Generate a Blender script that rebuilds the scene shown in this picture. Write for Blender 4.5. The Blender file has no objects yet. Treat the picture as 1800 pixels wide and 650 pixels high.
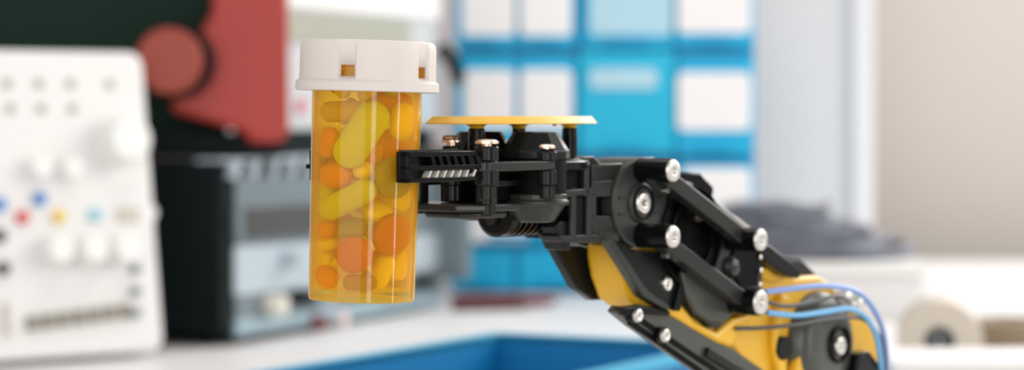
import bpy, bmesh, math, random
from mathutils import Vector, Matrix
from mathutils.bvhtree import BVHTree

S = bpy.context.scene
COL = S.collection
PI = math.pi
rnd = random.Random(7)

# ---------------------------------------------------------------- camera constants
D = 0.80                       # focus distance: the bottle axis
K = 0.18e-3 / D                # metres per (1800 px frame) pixel per metre of depth
HX, HY = 900.0, 195.0          # optical axis / horizon in the photo
TABLE = -0.20                  # table top below the lens

def ray(px, py):
    return Vector(((px - HX) * K, 1.0, (HY - py) * K))

# ---------------------------------------------------------------- materials
def nset(node, **kw):
    for k, v in kw.items():
        k = k.replace('_', ' ')
        if k in node.inputs:
            node.inputs[k].default_value = v

MATS = {}
def mat(name, col, rough=0.4, metal=0.0, var=0.06, scale=60.0, bump=0.0, coat=0.0, spec=0.5):
    if name in MATS:
        return MATS[name]
    m = bpy.data.materials.new(name)
    m.use_nodes = True
    nt = m.node_tree
    b = nt.nodes['Principled BSDF']
    nset(b, Roughness=rough, Metallic=metal, Coat_Weight=coat, Specular_IOR_Level=spec)
    tc = nt.nodes.new('ShaderNodeTexCoord')
    ns = nt.nodes.new('ShaderNodeTexNoise')
    nset(ns, Scale=scale, Detail=3.0)
    nt.links.new(tc.outputs['Object'], ns.inputs['Vector'])
    mx = nt.nodes.new('ShaderNodeMix')
    mx.data_type = 'RGBA'
    c = Vector(col)
    mx.inputs[6].default_value = (*(c * (1 - var)), 1)
    mx.inputs[7].default_value = (*[min(1, x) for x in c * (1 + var)], 1)
    nt.links.new(ns.outputs['Fac'], mx.inputs[0])
    nt.links.new(mx.outputs[2], b.inputs['Base Color'])
    if bump:
        bp = nt.nodes.new('ShaderNodeBump')
        nset(bp, Strength=bump, Distance=0.0004)
        nt.links.new(ns.outputs['Fac'], bp.inputs['Height'])
        nt.links.new(bp.outputs['Normal'], b.inputs['Normal'])
    MATS[name] = m
    return m

def lin(r, g, b):
    f = lambda v: (v / 255 / 12.92) if v / 255 <= 0.04045 else ((v / 255 + 0.055) / 1.055) ** 2.4
    return (f(r), f(g), f(b))

BLACK = mat('black_plastic', (0.0035, 0.0042, 0.0042), 0.19, scale=300, spec=.17)
BLACK2 = mat('dark_grey_plastic', (0.009, 0.0105, 0.010), 0.24, scale=300, spec=.21)
GREYP = mat('grey_black_plastic', (0.022, 0.024, 0.022), 0.25, scale=300, spec=.30)
FLANGE = mat('flange_grey', (0.036, 0.039, 0.035), 0.28, scale=300, spec=.3)
OGREY = mat('olive_grey_plastic', (0.060, 0.064, 0.054), 0.30, scale=300)
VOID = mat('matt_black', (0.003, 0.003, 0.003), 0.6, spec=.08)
YEL = mat('yellow_plastic', (0.82, 0.46, 0.022), 0.33, scale=200)
STEEL = mat('steel_screw', (0.72, 0.69, 0.64), 0.28, metal=1.0, scale=900)
STEELW = mat('nickel_screw', (0.66, 0.64, 0.60), 0.33, metal=0.9, scale=900)
BRASS = mat('copper_screw', (0.80, 0.62, 0.50), 0.30, metal=1.0, scale=900, var=.2)
RIBGLINT = mat('rib_highlight_paint', (0.62, 0.60, 0.55), 0.35)  # reflection highlight on the lower finger ribs, painted in as pale grey
BARGLINT = mat('bar_highlight_cream', (0.72, 0.62, 0.48), 0.4)  # cream tone stands in for a highlight by the upper bar
WIREB = mat('blue_wire', (0.22, 0.36, 0.72), 0.35)
WIREC = mat('light_blue_wire', (0.16, 0.47, 0.80), 0.35)
WIREK = mat('dark_wire', (0.06, 0.06, 0.065), 0.4)
CAPW = mat('cap_white', (0.93, 0.89, 0.865), 0.42, var=.02, scale=120)
WHITE = mat('white_plastic', (0.74, 0.73, 0.715), 0.45, var=.02)
WHITE2 = mat('white_knob_plastic', (0.80, 0.79, 0.77), 0.4, var=.02)
BEIGEM = mat('beige_marking', (0.55, 0.50, 0.44), 0.6)
DKMARK = mat('dark_marking', (0.05, 0.055, 0.06), 0.6)
SLATE = mat('slate_marking', (0.16, 0.20, 0.23), 0.6)
TBLUE = mat('blue_socket', (0.02, 0.20, 0.55), 0.4)
TRED = mat('red_socket', (0.60, 0.05, 0.06), 0.4)
TYEL = mat('yellow_socket', (0.75, 0.50, 0.05), 0.4)
TCYAN = mat('pale_blue_socket', (0.25, 0.52, 0.62), 0.4)
TABLEM = mat('white_table', (0.70, 0.69, 0.69), 0.45, var=.02, scale=8)
WALLM = mat('warm_wall', (0.57, 0.525, 0.49), 0.85, var=.025, scale=3)
FLOORM = mat('grey_floor', (0.35, 0.34, 0.33), 0.6, scale=4)
REDM = mat('red_machine', (0.37, 0.030, 0.022), 0.45, var=.05, scale=30)
REDK = mat('red_knob', (0.30, 0.044, 0.024), 0.5)
DRED = mat('dark_red_panel', (0.17, 0.012, 0.015), 0.45)
DGREEN = mat('dark_green_paint', (0.005, 0.022, 0.014), 0.5, spec=.12)
DTEAL = mat('black_teal_case', (0.002, 0.006, 0.007), 0.5, spec=.12)
SGREY = mat('instrument_grey', (0.15, 0.19, 0.21), 0.4)
SLIGHT = mat('instrument_light', (0.42, 0.49, 0.54), 0.4)
SBLUE = mat('instrument_blue_grey', (0.27, 0.37, 0.42), 0.4)
SCREEN = mat('dark_screen', (0.050, 0.052, 0.050), 0.25)
OLIVE = mat('olive_display', (0.36, 0.36, 0.29), 0.4)
OBLUE = mat('organiser_blue', (0.0, 0.22, 0.45), 0.35, var=.08, scale=10, spec=.3)
OBLUE2 = mat('drawer_blue', (0.002, 0.40, 0.68), 0.35, var=.08, scale=10, spec=.3)
OCYAN = mat('drawer_cyan', (0.005, 0.45, 0.69), 0.35, var=.06, scale=10, spec=.3)
OPALE = mat('pale_blue_label', (0.42, 0.66, 0.78), 0.4)
OLAB = mat('label_white', (0.88, 0.86, 0.86), 0.5, var=.01)
BBLUE = mat('bin_blue', (0.004, 0.20, 0.45), 0.4, var=.05, scale=10)
CABW = mat('cabinet_white', (0.74, 0.73, 0.725), 0.5, var=.02)
CABL = mat('cabinet_edge_white', (0.80, 0.79, 0.79), 0.5, var=.02)
CABLE = mat('slate_cable', (0.15, 0.16, 0.195), 0.5)
TAPE = mat('cream_tape', (0.62, 0.55, 0.46), 0.5)
KRAFT = mat('brown_tape', (0.26, 0.19, 0.12), 0.5)

def amber():
    m = bpy.data.materials.new('amber_plastic')
    m.use_nodes = True
    nt = m.node_tree
    nt.nodes.clear()
    N = nt.nodes.new
    out = N('ShaderNodeOutputMaterial')
    tr = N('ShaderNodeBsdfTransparent'); tr.inputs[0].default_value = (1.0, 0.91, 0.44, 1)
    df = N('ShaderNodeBsdfDiffuse'); df.inputs[0].default_value = (0.98, 0.55, 0.04, 1)
    tl = N('ShaderNodeBsdfTranslucent'); tl.inputs[0].default_value = (1.0, 0.64, 0.05, 1)
    gl = N('ShaderNodeBsdfGlossy'); gl.inputs['Roughness'].default_value = 0.07
    a = N('ShaderNodeMixShader'); a.inputs[0].default_value = 0.5
    b = N('ShaderNodeMixShader'); lw = N('ShaderNodeLayerWeight'); lw.inputs['Blend'].default_value = 0.5
    pw = N('ShaderNodeMath'); pw.operation = 'POWER'; pw.inputs[1].default_value = 2.2
    mr = N('ShaderNodeMath'); mr.operation = 'MULTIPLY_ADD'; mr.inputs[1].default_value = 0.55; mr.inputs[2].default_value = 0.19
    c = N('ShaderNodeMixShader')
    fr = N('ShaderNodeFresnel'); fr.inputs[0].default_value = 1.40
    geo = N('ShaderNodeNewGeometry')
    inv = N('ShaderNodeMath'); inv.operation = 'SUBTRACT'; inv.inputs[0].default_value = 1.0
    mul = N('ShaderNodeMath'); mul.operation = 'MULTIPLY'
    ns = N('ShaderNodeTexNoise'); ns.inputs['Scale'].default_value = 240
    tc = N('ShaderNodeTexCoord')
    bp = N('ShaderNodeBump'); bp.inputs['Strength'].default_value = 0.03; bp.inputs['Distance'].default_value = 0.0004
    L = nt.links.new
    L(tc.outputs['Object'], ns.inputs['Vector']); L(ns.outputs['Fac'], bp.inputs['Height'])
    L(bp.outputs['Normal'], gl.inputs['Normal'])
    L(geo.outputs['Backfacing'], inv.inputs[1]); L(fr.outputs[0], mul.inputs[0]); L(inv.outputs[0], mul.inputs[1])
    L(df.outputs[0], a.inputs[1]); L(tl.outputs[0], a.inputs[2])
    L(lw.outputs['Facing'], pw.inputs[0]); L(pw.outputs[0], mr.inputs[0]); L(mr.outputs[0], b.inputs[0])
    L(tr.outputs[0], b.inputs[1]); L(a.outputs[0], b.inputs[2])
    L(mul.outputs[0], c.inputs[0]); L(b.outputs[0], c.inputs[1]); L(gl.outputs[0], c.inputs[2])
    L(c.outputs[0], out.inputs[0])
    return m
AMBER = amber()

def make_translucent(m, f, col):
    nt = m.node_tree
    out = nt.nodes['Material Output']; b = nt.nodes['Principled BSDF']
    tl = nt.nodes.new('ShaderNodeBsdfTranslucent'); tl.inputs[0].default_value = (*col, 1)
    mx = nt.nodes.new('ShaderNodeMixShader'); mx.inputs[0].default_value = f
    nt.links.new(b.outputs[0], mx.inputs[1]); nt.links.new(tl.outputs[0], mx.inputs[2])
    nt.links.new(mx.outputs[0], out.inputs[0])
make_translucent(CAPW, .35, (.95, .90, .86))

# ---------------------------------------------------------------- mesh helpers
def add_prism(bm, poly, y0, y1):
    """polygon [(x,z)..] extruded along local y from y0 to y1"""
    a = [bm.verts.new((x, y0, z)) for x, z in poly]
    b = [bm.verts.new((x, y1, z)) for x, z in poly]
    n = len(poly)
    bm.faces.new(a)
    bm.faces.new(list(reversed(b)))
    for i in range(n):
        j = (i + 1) % n
        bm.faces.new((a[j], a[i], b[i], b[j]))

def add_slab(bm, poly, z0, z1):
    """polygon [(x,y)..] extruded along z"""
    a = [bm.verts.new((x, y, z0)) for x, y in poly]
    b = [bm.verts.new((x, y, z1)) for x, y in poly]
    n = len(poly)
    bm.faces.new(list(reversed(a)))
    bm.faces.new(b)
    for i in range(n):
        j = (i + 1) % n
        bm.faces.new((a[i], a[j], b[j], b[i]))

def add_box(bm, x0, x1, y0, y1, z0, z1):
    add_slab(bm, [(x0, y0), (x1, y0), (x1, y1), (x0, y1)], z0, z1)

def add_lathe(bm, prof, c=(0, 0, 0), axis='z', seg=40, phase=0.0):
    """profile [(r,h)..] revolved round an axis through c; r=0 ends close to a point"""
    c = Vector(c)
    def P(r, h, t):
        ct, st = r * math.cos(t), r * math.sin(t)
        if axis == 'z': return c + Vector((ct, st, h))
        if axis == 'y': return c + Vector((ct, h, st))
        return c + Vector((h, ct, st))
    rings = []
    for r, h in prof:
        if r < 1e-7:
            rings.append([bm.verts.new(P(0, h, 0))])
        else:
            rings.append([bm.verts.new(P(r, h, 2 * PI * i / seg + phase)) for i in range(seg)])
    for A, B in zip(rings, rings[1:]):
        for i in range(seg):
            j = (i + 1) % seg
            f = []
            if len(A) == 1 and len(B) == 1: continue
            if len(A) == 1: f = (A[0], B[i], B[j])
            elif len(B) == 1: f = (A[i], A[j], B[0])
            else: f = (A[i], A[j], B[j], B[i])
            bm.faces.new(f)
    if len(rings[0]) > 1 and rings[0] is not rings[-1] and prof[0] != prof[-1]:
        bm.faces.new(list(reversed(rings[0])))
    if len(rings[-1]) > 1 and prof[0] != prof[-1]:
        bm.faces.new(rings[-1])

def cr(points, n=8):
    """Catmull-Rom through points"""
    P = [Vector(p) for p in points]
    P = [P[0] * 2 - P[1]] + P + [P[-1] * 2 - P[-2]]
    out = []
    for i in range(1, len(P) - 2):
        for k in range(n):
            t = k / n
            a, b, c, d = P[i - 1], P[i], P[i + 1], P[i + 2]
            out.append(0.5 * ((2 * b) + (c - a) * t + (2 * a - 5 * b + 4 * c - d) * t * t + (3 * b - a - 3 * c + d) * t ** 3))
    out.append(P[-2])
    return out

def add_sweep(bm, pts, r, seg=10, smooth=8):
    pts = cr(pts, smooth) if smooth else [Vector(p) for p in pts]
    rings = []
    nrm = None
    for i, p in enumerate(pts):
        t = (pts[min(i + 1, len(pts) - 1)] - pts[max(i - 1, 0)]).normalized()
        if nrm is None:
            nrm = t.orthogonal().normalized()
        nrm = (nrm - t * nrm.dot(t)).normalized()
        bn = t.cross(nrm)
        rings.append([bm.verts.new(p + r * (math.cos(2 * PI * k / seg) * nrm + math.sin(2 * PI * k / seg) * bn)) for k in range(seg)])
    for A, B in zip(rings, rings[1:]):
        for k in range(seg):
            j = (k + 1) % seg
            bm.faces.new((A[k], A[j], B[j], B[k]))
    bm.faces.new(list(reversed(rings[0])))
    bm.faces.new(rings[-1])

def obj(name, bm, m, parent=None, bevel=0.0, seg=2, label=None, sharp=32, recalc=True):
    if recalc:
        bmesh.ops.recalc_face_normals(bm, faces=bm.faces)
    me = bpy.data.meshes.new(name)
    bm.to_mesh(me)
    bm.free()
    for p in me.polygons:
        p.use_smooth = True
    me.set_sharp_from_angle(angle=math.radians(sharp))
    me.materials.append(m)
    o = bpy.data.objects.new(name, me)
    COL.objects.link(o)
    if parent is not None:
        o.parent = parent
    if bevel:
        b = o.modifiers.new('Bevel', 'BEVEL')
        b.width = bevel; b.segments = seg; b.limit_method = 'ANGLE'; b.angle_limit = math.radians(38)
    if label:
        o['label'] = label
    return o

def rrect(x0, x1, z0, z1, r, n=5):
    """rounded rectangle outline"""
    out = []
    for cx, cz, a0 in ((x1 - r, z0 + r, -PI / 2), (x1 - r, z1 - r, 0), (x0 + r, z1 - r, PI / 2), (x0 + r, z0 + r, PI)):
        for i in range(n + 1):
            a = a0 + PI / 2 * i / n
            out.append((cx + r * math.cos(a), cz + r * math.sin(a)))
    return out

def circ(cx, cz, r, n=24):
    return [(cx + r * math.cos(2 * PI * i / n), cz + r * math.sin(2 * PI * i / n)) for i in range(n)]

class Frame:
    """a thing's own axes; hit() meets a sight line with the plane y=off of that thing"""
    def __init__(s, origin, ex, ez=(0, 0, 1)):
        s.O = Vector(origin); s.ex = Vector(ex).normalized(); s.ez = Vector(ez).normalized()
        s.ey = s.ez.cross(s.ex).normalized()
    def hit(s, px, py, off=0.0):
        d = ray(px, py)
        t = (off + s.O.dot(s.ey)) / d.dot(s.ey)
        p = d * t - s.O
        return (p.dot(s.ex), p.dot(s.ez))
    def poly(s, pts, off=0.0):
        return [s.hit(px, py, off) for px, py in pts]
    def matrix(s):
        m = Matrix((s.ex, s.ey, s.ez)).transposed().to_4x4()
        m.translation = s.O
        return m

def thing(name, label, cat, frame=None, loc=None, group=None):
    o = bpy.data.objects.new(name, None)
    o.empty_display_size = 0.02
    COL.objects.link(o)
    if frame is not None: o.matrix_world = frame.matrix()
    if loc is not None: o.location = loc
    o['label'] = label; o['category'] = cat
    if group: o['group'] = group
    return o

def tag(o, label, cat, group=None):
    o['label'] = label; o['category'] = cat
    if group: o['group'] = group
    return o

def struct(name, bm, m, **kw):
    o = obj(name, bm, m, **kw)
    o['kind'] = 'structure'
    return o
NB = bmesh.new

# ---------------------------------------------------------------- the room
FZ = TABLE - 0.75
bm = NB(); add_box(bm, -2.6, 2.4, -1.6, 4.2, FZ - .1, FZ); struct('floor', bm, FLOORM)
bm = NB(); add_box(bm, -2.6, 2.4, 3.55, 3.65, FZ, 1.75); struct('wall_back', bm, WALLM)
bm = NB(); add_box(bm, -2.7, -2.6, -1.6, 3.65, FZ, 1.75); struct('wall_left', bm, WALLM)
bm = NB(); add_box(bm, -2.6, 2.4, 3.535, 3.55, FZ, FZ + .09); struct('baseboard_back', bm, WHITE, bevel=.004)

# ---------------------------------------------------------------- table
t = thing('work_table', 'long white work table under the robot arm, the bins and the instruments', 'table', loc=(0.1, 1.95, FZ))
bm = NB(); add_box(bm, -1.3, 1.2, -1.30, 1.45, 0.715, 0.75); obj('tabletop', bm, TABLEM, t, bevel=.004)
for sx in (-1.2, 1.1):
    for sy in (-1.2, 1.35):
        bm = NB(); add_box(bm, sx - .03, sx + .03, sy - .03, sy + .03, 0, 0.715); obj('leg', bm, GREYP, t, bevel=.003)
for sy in (-1.2, 1.35):
    bm = NB(); add_box(bm, -1.17, 1.07, sy - .012, sy + .012, .64, .715); obj('apron', bm, GREYP, t)

# ---------------------------------------------------------------- the pill bottle
TILT = math.radians(1.55)
bx, bz = (635.5 - HX) * K * D, (HY - 526) * K * D
bot = thing('pill_bottle', 'amber plastic pill bottle with white ribbed cap held in the gripper', 'bottle', loc=(bx, D, bz))
bot.rotation_euler = (0, TILT, 0)
RO, RI = 0.01690, 0.01585
HB = 0.0655                       # visible body height, then the neck under the cap
bm = NB()
prof = [(0, 0.0010), (RO - .0040, 0.0008), (RO - .0025, 0.0), (RO - .0004, 0.0), (RO - .0001, .0004), (RO + .0005, HB), (RO + .0006, HB + .0100), (RO + .0002, HB + .0125),
        (RI + .0006, HB + .0125), (RI + .0005, HB), (RI, .0040), (RI - .0006, .0032), (0, .0030)]
add_lathe(bm, prof, seg=96)
obj('vial', bm, AMBER, bot, label='amber see-through vial')
bm = NB()
pr_ = [(RO + .0004, HB + .0030), (RO + .0022, HB + .0036), (RO + .0022, HB + .0096), (RO + .0004, HB + .0102), (RO + .0004, HB + .0030)]
add_lathe(bm, pr_, seg=96)
obj('screw_thread', bm, AMBER, bot)
# cap: one sheet with five notches and windows, solidified
bm = NB()
RC = 0.0216
NSEG = 180
zs = [0.0, .0003, .0028, .0031, .0036, .0046, .0080, .0128, .0145, .0155, .0160, .0161, .0161]
rs = [.0224, .0227, .0227, .0224, .0217, .0217, .02165, .0216, .0214, .0209, .0200, .0120, .0]
def notch(i):
    a = (i / NSEG * 360.0)
    for k in range(5):
        c = (270 - 14 + 72 * k) % 360
        d = (a - c + 180) % 360 - 180
        if abs(d) <= 6.2: return True
    return False
rings = []
for ri, (r, z) in enumerate(zip(rs, zs)):
    ring = []
    for i in range(NSEG):
        rr = r
        if notch(i) and 5 <= ri <= 9: rr = min(r, .02075)
        ring.append(bm.verts.new((rr * math.cos(2 * PI * i / NSEG), rr * math.sin(2 * PI * i / NSEG), z)) if r > 1e-6 else None)
    if r <= 1e-6: ring = [bm.verts.new((0, 0, z))]
    rings.append(ring)
for ri in range(len(rings) - 1):
    A, B = rings[ri], rings[ri + 1]
    for i in range(NSEG):
        j = (i + 1) % NSEG
        if ri == 5 and notch(i) and notch(j): continue
        if len(B) == 1: bm.faces.new((A[i], A[j], B[0]))
        else: bm.faces.new((A[i], A[j], B[j], B[i]))
cap = obj('cap', bm, CAPW, bot, label='white child-proof cap with notches')
cap.location = (0, 0, HB + .0002)
sm = cap.modifiers.new('Solidify', 'SOLIDIFY'); sm.thickness = .0011; sm.offset = -1
bm = NB(); add_lathe(bm, [(RO + .0008, 0), (.0222, 0), (.0222, .0008), (RO + .0008, .0008), (RO + .0008, 0)], seg=96)
o = obj('cap_flange', bm, CAPW, cap)
o.location = (0, 0, .0002)

# ---------------------------------------------------------------- pills
def pill_bm(L, W, h, band):
    bm = NB()
    prof = [(1.0, -1.0), (.72, -.95), (.42, -.78), (.16, -.45), (.03, -.1), (0, 0)]
    prof = [(i, -band - (h - band) * (-z)) for i, z in prof]
    prof = prof + [(i, -z) for i, z in reversed(prof)]
    N = 36
    rings = []
    for ins, z in prof:
        r = max(W * (1 - ins), W * .02)
        ring = []
        for k in range(N):
            a = 2 * PI * k / N
            cx = (L - W) * (1 if math.cos(a) > 0 else -1) if L > W else 0
            ring.append(bm.verts.new((cx + r * math.cos(a), r * math.sin(a), z)))
        rings.append(ring)
    for A, B in zip(rings, rings[1:]):
        for k in range(N):
            j = (k + 1) % N
            bm.faces.new((A[k], A[j], B[j], B[k]))
    bm.faces.new(list(reversed(rings[0]))); bm.faces.new(rings[-1])
    return bm

def pmat(name, c):
    return mat(name, c, 0.45, var=.10, scale=900, bump=.15)
PM = {
    'lime': pmat('pill_lime', (0.52, 0.70, 0.08)), 'orange': pmat('pill_orange', (0.76, 0.26, 0.045)),
    'yellow': pmat('pill_yellow', (0.98, 0.80, 0.14)), 'olive': pmat('pill_olive', (0.24, 0.27, 0.12)),
    'red': pmat('pill_red', (0.52, 0.12, 0.05)), 'tan': pmat('pill_tan', (0.60, 0.46, 0.26)),
    'brown': pmat('pill_brown', (0.34, 0.22, 0.10)),
}
# px, py, half length, half width (px), turn in the picture plane (deg, up to the right +), thin axis: 'f' faces us / 'e' seen on edge, lean, colour, layer, label
PILLS = [
    (639, 236, 64, 30, 58, 'f', 0, 'lime', 0, 'large yellow-green oblong tablet standing steeply near the top of the bottle'),
    (614, 349, 58, 21, 27, 'f', 18, 'lime', 0, 'yellow-green oblong tablet lying aslant halfway down the bottle'),
    (690, 411, 37, 37, 0, 'f', 12, 'red', 0, 'big round orange-red tablet low on the right of the bottle, below the gripper finger'),
    (627, 444, 32, 32, 0, 'f', 0, 'red', 0, 'round brick-red tablet low in the middle, above the brown oblong one'),
    (637, 492, 42, 20, 0, 'e', 16, 'brown', 0, 'dark brown oblong tablet lying flat at the bottom of the bottle'),
    (592, 308, 33, 22, 8, 'f', 20, 'orange', 0, 'orange oval tablet on the left, just above the slanting yellow-green one'),
    (640, 298, 18, 18, 0, 'e', 30, 'yellow', 0, 'small bright yellow tablet directly under the steep yellow-green one'),
    (663, 369, 27, 27, -8, 'e', 34, 'yellow', 0, 'round yellow tablet right of the lower end of the slanting yellow-green one'),
    (622, 399, 27, 27, 5, 'e', 26, 'olive', 0, 'dull olive round tablet above the brick-red tablet'),
    (692, 312, 38, 36, 0, 'f', 0, 'olive', 0, 'large dark olive round tablet partly behind the tip of the gripper finger'),
    (689, 256, 35, 32, 10, 'f', 0, 'orange', 0, 'round orange tablet right above the tip of the gripper finger'),
    (605, 196, 58, 23, 2, 'f', 10, 'tan', 0.35, 'tan oblong tablet lying level under the cap at upper left'),
    (578, 250, 28, 22, 60, 'f', 0, 'orange', 0.2, 'orange tablet at the left wall under the tan oblong one'),
    (570, 402, 24, 24, 0, 'e', 25, 'orange', 0, 'flat orange tablet seen on edge at the lower left wall'),
    (578, 426, 26, 26, 4, 'e', 18, 'yellow', 0, 'flat yellow tablet on edge at the left, under the flat orange one'),
    (672, 476, 34, 18, 68, 'f', 0, 'yellow', 0.1, 'amber yellow oval tablet leaning right of the brown oblong one'),
    (712, 466, 27, 15, 84, 'f', 0, 'yellow', 0, 'pale yellow upright oval tablet at the lower right wall'),
    (577, 484, 25, 18, -15, 'f', 0, 'orange', 0.1, 'dull orange tablet in the bottom left corner of the bottle'),
    (722, 214, 34, 24, 80, 'f', 0, 'yellow', 0, 'yellow oval tablet at the upper right wall of the bottle'),
    (690, 180, 40, 20, -5, 'f', 10, 'orange', 0.3, 'orange oblong tablet at upper right just under the cap'),
    (721, 346, 26, 22, 80, 'f', 0, 'yellow', 0, 'yellow tablet at the right wall, under the gripper finger'),
    (562, 345, 34, 16, 88, 'f', 0, 'lime', 0, 'greenish upright tablet at the left wall behind the slanting one'),
    (565, 455, 24, 20, 60, 'f', 0, 'yellow', 0.1, 'yellow tablet at the left wall, above the dull orange one'),
    (598, 462, 30, 20, 80, 'f', 0, 'orange', 0.5, 'orange tablet half hidden left of the brick-red one'),
    (655, 272, 24, 17, 80, 'f', 0, 'orange', 0.4, 'small orange tablet showing behind the small bright yellow one'),
    (712, 497, 22, 17, 0, 'e', 8, 'yellow', 0.2, 'golden tablet in the bottom right corner of the bottle'),
]
MM = K * D                                    # metres per px at the bottle
placed = []
bpy.context.view_layer.update()
BMAT = bot.matrix_world.copy()
binv = BMAT.inverted()
RIN = RI - .00035
ZLO, ZHI = 0.0035, HB + .0115

def pill_mesh_world(bm, M):
    vs = [M @ v.co for v in bm.verts]
    bm.verts.index_update()
    fs = [[v.index for v in f.verts] for f in bm.faces]
    return vs, fs
def inside(vs):
    return all((v.x * v.x + v.y * v.y) < RIN * RIN and ZLO < v.z < ZHI for v in vs)
def try_place(bm, M):
    vs, fs = pill_mesh_world(bm, M)
    if not inside(vs): return None
    c = M.translation
    tree = BVHTree.FromPolygons(vs, fs)
    for t2, c2, r2 in placed:
        if (c - c2).length < 0.024 and tree.overlap(t2): return None
        # one wholly inside another
        if (c - c2).length < 0.002: return None
    return tree

SHORT = ['steep yellow-green tablet', 'slanting yellow-green tablet', 'big orange-red tablet', 'brick-red tablet', 'brown oblong tablet',
         'orange oval tablet on the left', 'small bright yellow tablet', 'round yellow tablet mid bottle', 'dull olive tablet', 'dark olive tablet by the finger',
         'orange tablet above the finger tip', 'tan oblong tablet', 'orange tablet under the tan one', 'flat orange tablet at lower left', 'flat yellow tablet at lower left',
         'leaning amber yellow tablet', 'pale yellow upright tablet', 'orange tablet in the bottom left corner', 'yellow tablet at upper right', 'orange tablet under the cap',
         'yellow tablet under the finger', 'greenish upright tablet', 'yellow tablet at the left wall', 'half hidden orange tablet', 'small orange tablet mid bottle', 'golden tablet in the bottom right corner']
anchors = []
n_ok = 0
for ip, (px, py, L, W, ang, mode, lean, colr, layer, label) in enumerate(PILLS):
    for shrink in (1.0, .93, .86, .78, .7):
        Lm, Wm = L * MM * shrink, W * MM * shrink
        hh = (.0029 if L > W + 12 else .0026) * (shrink ** .5)
        if mode == 'e': hh = .0026 if W < 28 else .0030
        bm = pill_bm(Lm, Wm, hh, hh * .38)
        done = False
        for back in range(0, 44):
            # sight line to the point, at depth set back from the front wall
            loc_p = binv @ (ray(px, py) * D)
            xl, zl = loc_p.x, loc_p.z
            xl = max(-RIN + .004, min(RIN - .004, xl))
            th = math.asin(max(-.93, min(.93, xl / (RIN - .0022)))) * .85
            rr = RIN - hh * .9 - layer * .006 - back * .0005
            if abs(xl) < rr: yl = -math.sqrt(rr * rr - xl * xl)
            else: yl = -0.0 + (back * .0004)
            if mode == 'f':
                # thin axis (local z) -> radial outward, long axis in the picture plane
                B = Matrix(((1, 0, 0), (0, 0, -1), (0, 1, 0))).to_4x4()          # x->x, y->z, z->-y
                R = Matrix.Rotation(th, 4, 'Z') @ Matrix.Rotation(math.radians(lean), 4, 'X') @ Matrix.Rotation(-math.radians(ang), 4, 'Y') @ B
            else:
                R = Matrix.Rotation(th, 4, 'Z') @ Matrix.Rotation(math.radians(lean), 4, 'X') @ Matrix.Rotation(-math.radians(ang), 4, 'Y')
            M = Matrix.Translation((xl, yl, zl)) @ R
            tree = try_place(bm, M)
            if tree is not None:
                done = True; break
        if done: break
        bm.free()
    if not done:
        print('PILL FAILED', px, py); continue
    placed.append((tree, M.translation.copy(), max(Lm, Wm)))
    o = obj('pill', bm, PM[colr], recalc=True, sharp=60)
    tag(o, label, 'pill', 'pills in the amber bottle')
    o.matrix_world = BMAT @ M
    n_ok += 1
    anchors.append((M.translation.x, M.translation.z, SHORT[ip]))
# more pills deeper inside the bottle, behind the ones against the front wall
cols = ['yellow', 'orange', 'yellow', 'lime', 'orange', 'yellow', 'tan']
nf = 0
for tr in range(9000):
    if nf >= 34: break
    big = rnd.random() < .4
    L, W, hh = (.0075, .0045, .0028) if big else (.0052, .0050, .0026)
    if tr > 2500: L, W, hh = (.0046, .0042, .0023)
    if tr > 5500: L, W, hh = (.0036, .0034, .0021)
    a = rnd.uniform(0, 2 * PI); r = RIN * math.sqrt(rnd.random()) * .92
    x, y = r * math.cos(a), r * math.sin(a)
    if y < (.001 if tr < 5500 else -.004): continue
    z = rnd.uniform(.0058, HB + .004)
    R = Matrix.Rotation(rnd.uniform(0, PI), 4, 'X') @ Matrix.Rotation(rnd.uniform(0, PI), 4, 'Y') @ Matrix.Rotation(rnd.uniform(0, PI), 4, 'Z')
    M = Matrix.Translation((x, y, z)) @ R
    bm = pill_bm(L, W, hh, hh * .38)
    tree = try_place(bm, M)
    if tree is None:
        bm.free(); continue
    placed.append((tree, M.translation.copy(), L))
    o = obj('pill', bm, PM[cols[nf % len(cols)]], sharp=60)
    near_ = min(anchors, key=lambda a: (a[0] - x) ** 2 + (a[1] - z) ** 2)[2]
    cw = {'yellow': 'yellow', 'orange': 'orange', 'lime': 'yellow-green', 'tan': 'tan'}[cols[nf % len(cols)]]
    tag(o, cw + (' oblong' if L > W + .001 else ' round') + ' pill deep inside, behind the ' + near_, 'pill', 'tablets deep inside the bottle')
    o.matrix_world = BMAT @ M
    nf += 1
print('pills', n_ok, nf)

# ---------------------------------------------------------------- the robot arm
CA, SA = 0.64, math.sqrt(1 - .64 ** 2)
AO = Vector(((641 - HX) * K * D, D, 0.0))
A_ = Frame(AO, (CA, SA, 0))
u_b = A_.hit(1475, 605, 0)[0]                  # the shoulder sits under the last motor
UB, ZB = u_b + .012, TABLE                     # base of the arm on the table
AF = Frame(AO + A_.ex * UB + Vector((0, 0, ZB)), (CA, SA, 0))
arm = thing('robot_arm', 'black and yellow toy robot arm gripping the amber pill bottle', 'robot arm', frame=AF)
def H(px, py, q):                              # sight line met with the arm's plane at side offset q (towards us)
    return AF.hit(px, py, -q)
def PP(pts, q): return AF.poly(pts, -q)
def U(px, q): return AF.hit(px, 300, -q)[0]
def Z(py, px, q): return AF.hit(px, py, -q)[1]
def side(name, pts, q0, q1, m, bev=.0005, parent=arm, label=None, qt=None):
    bm = NB(); add_prism(bm, PP(pts, q1 if qt is None else qt), -q1, -q0)
    return obj(name, bm, m, parent, bevel=bev, label=label)
G0 = -UB                                       # local x of the bottle axis
def zz(py, Y): return (HY - py) * K * Y - ZB   # local z for a picture height at a depth

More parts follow.
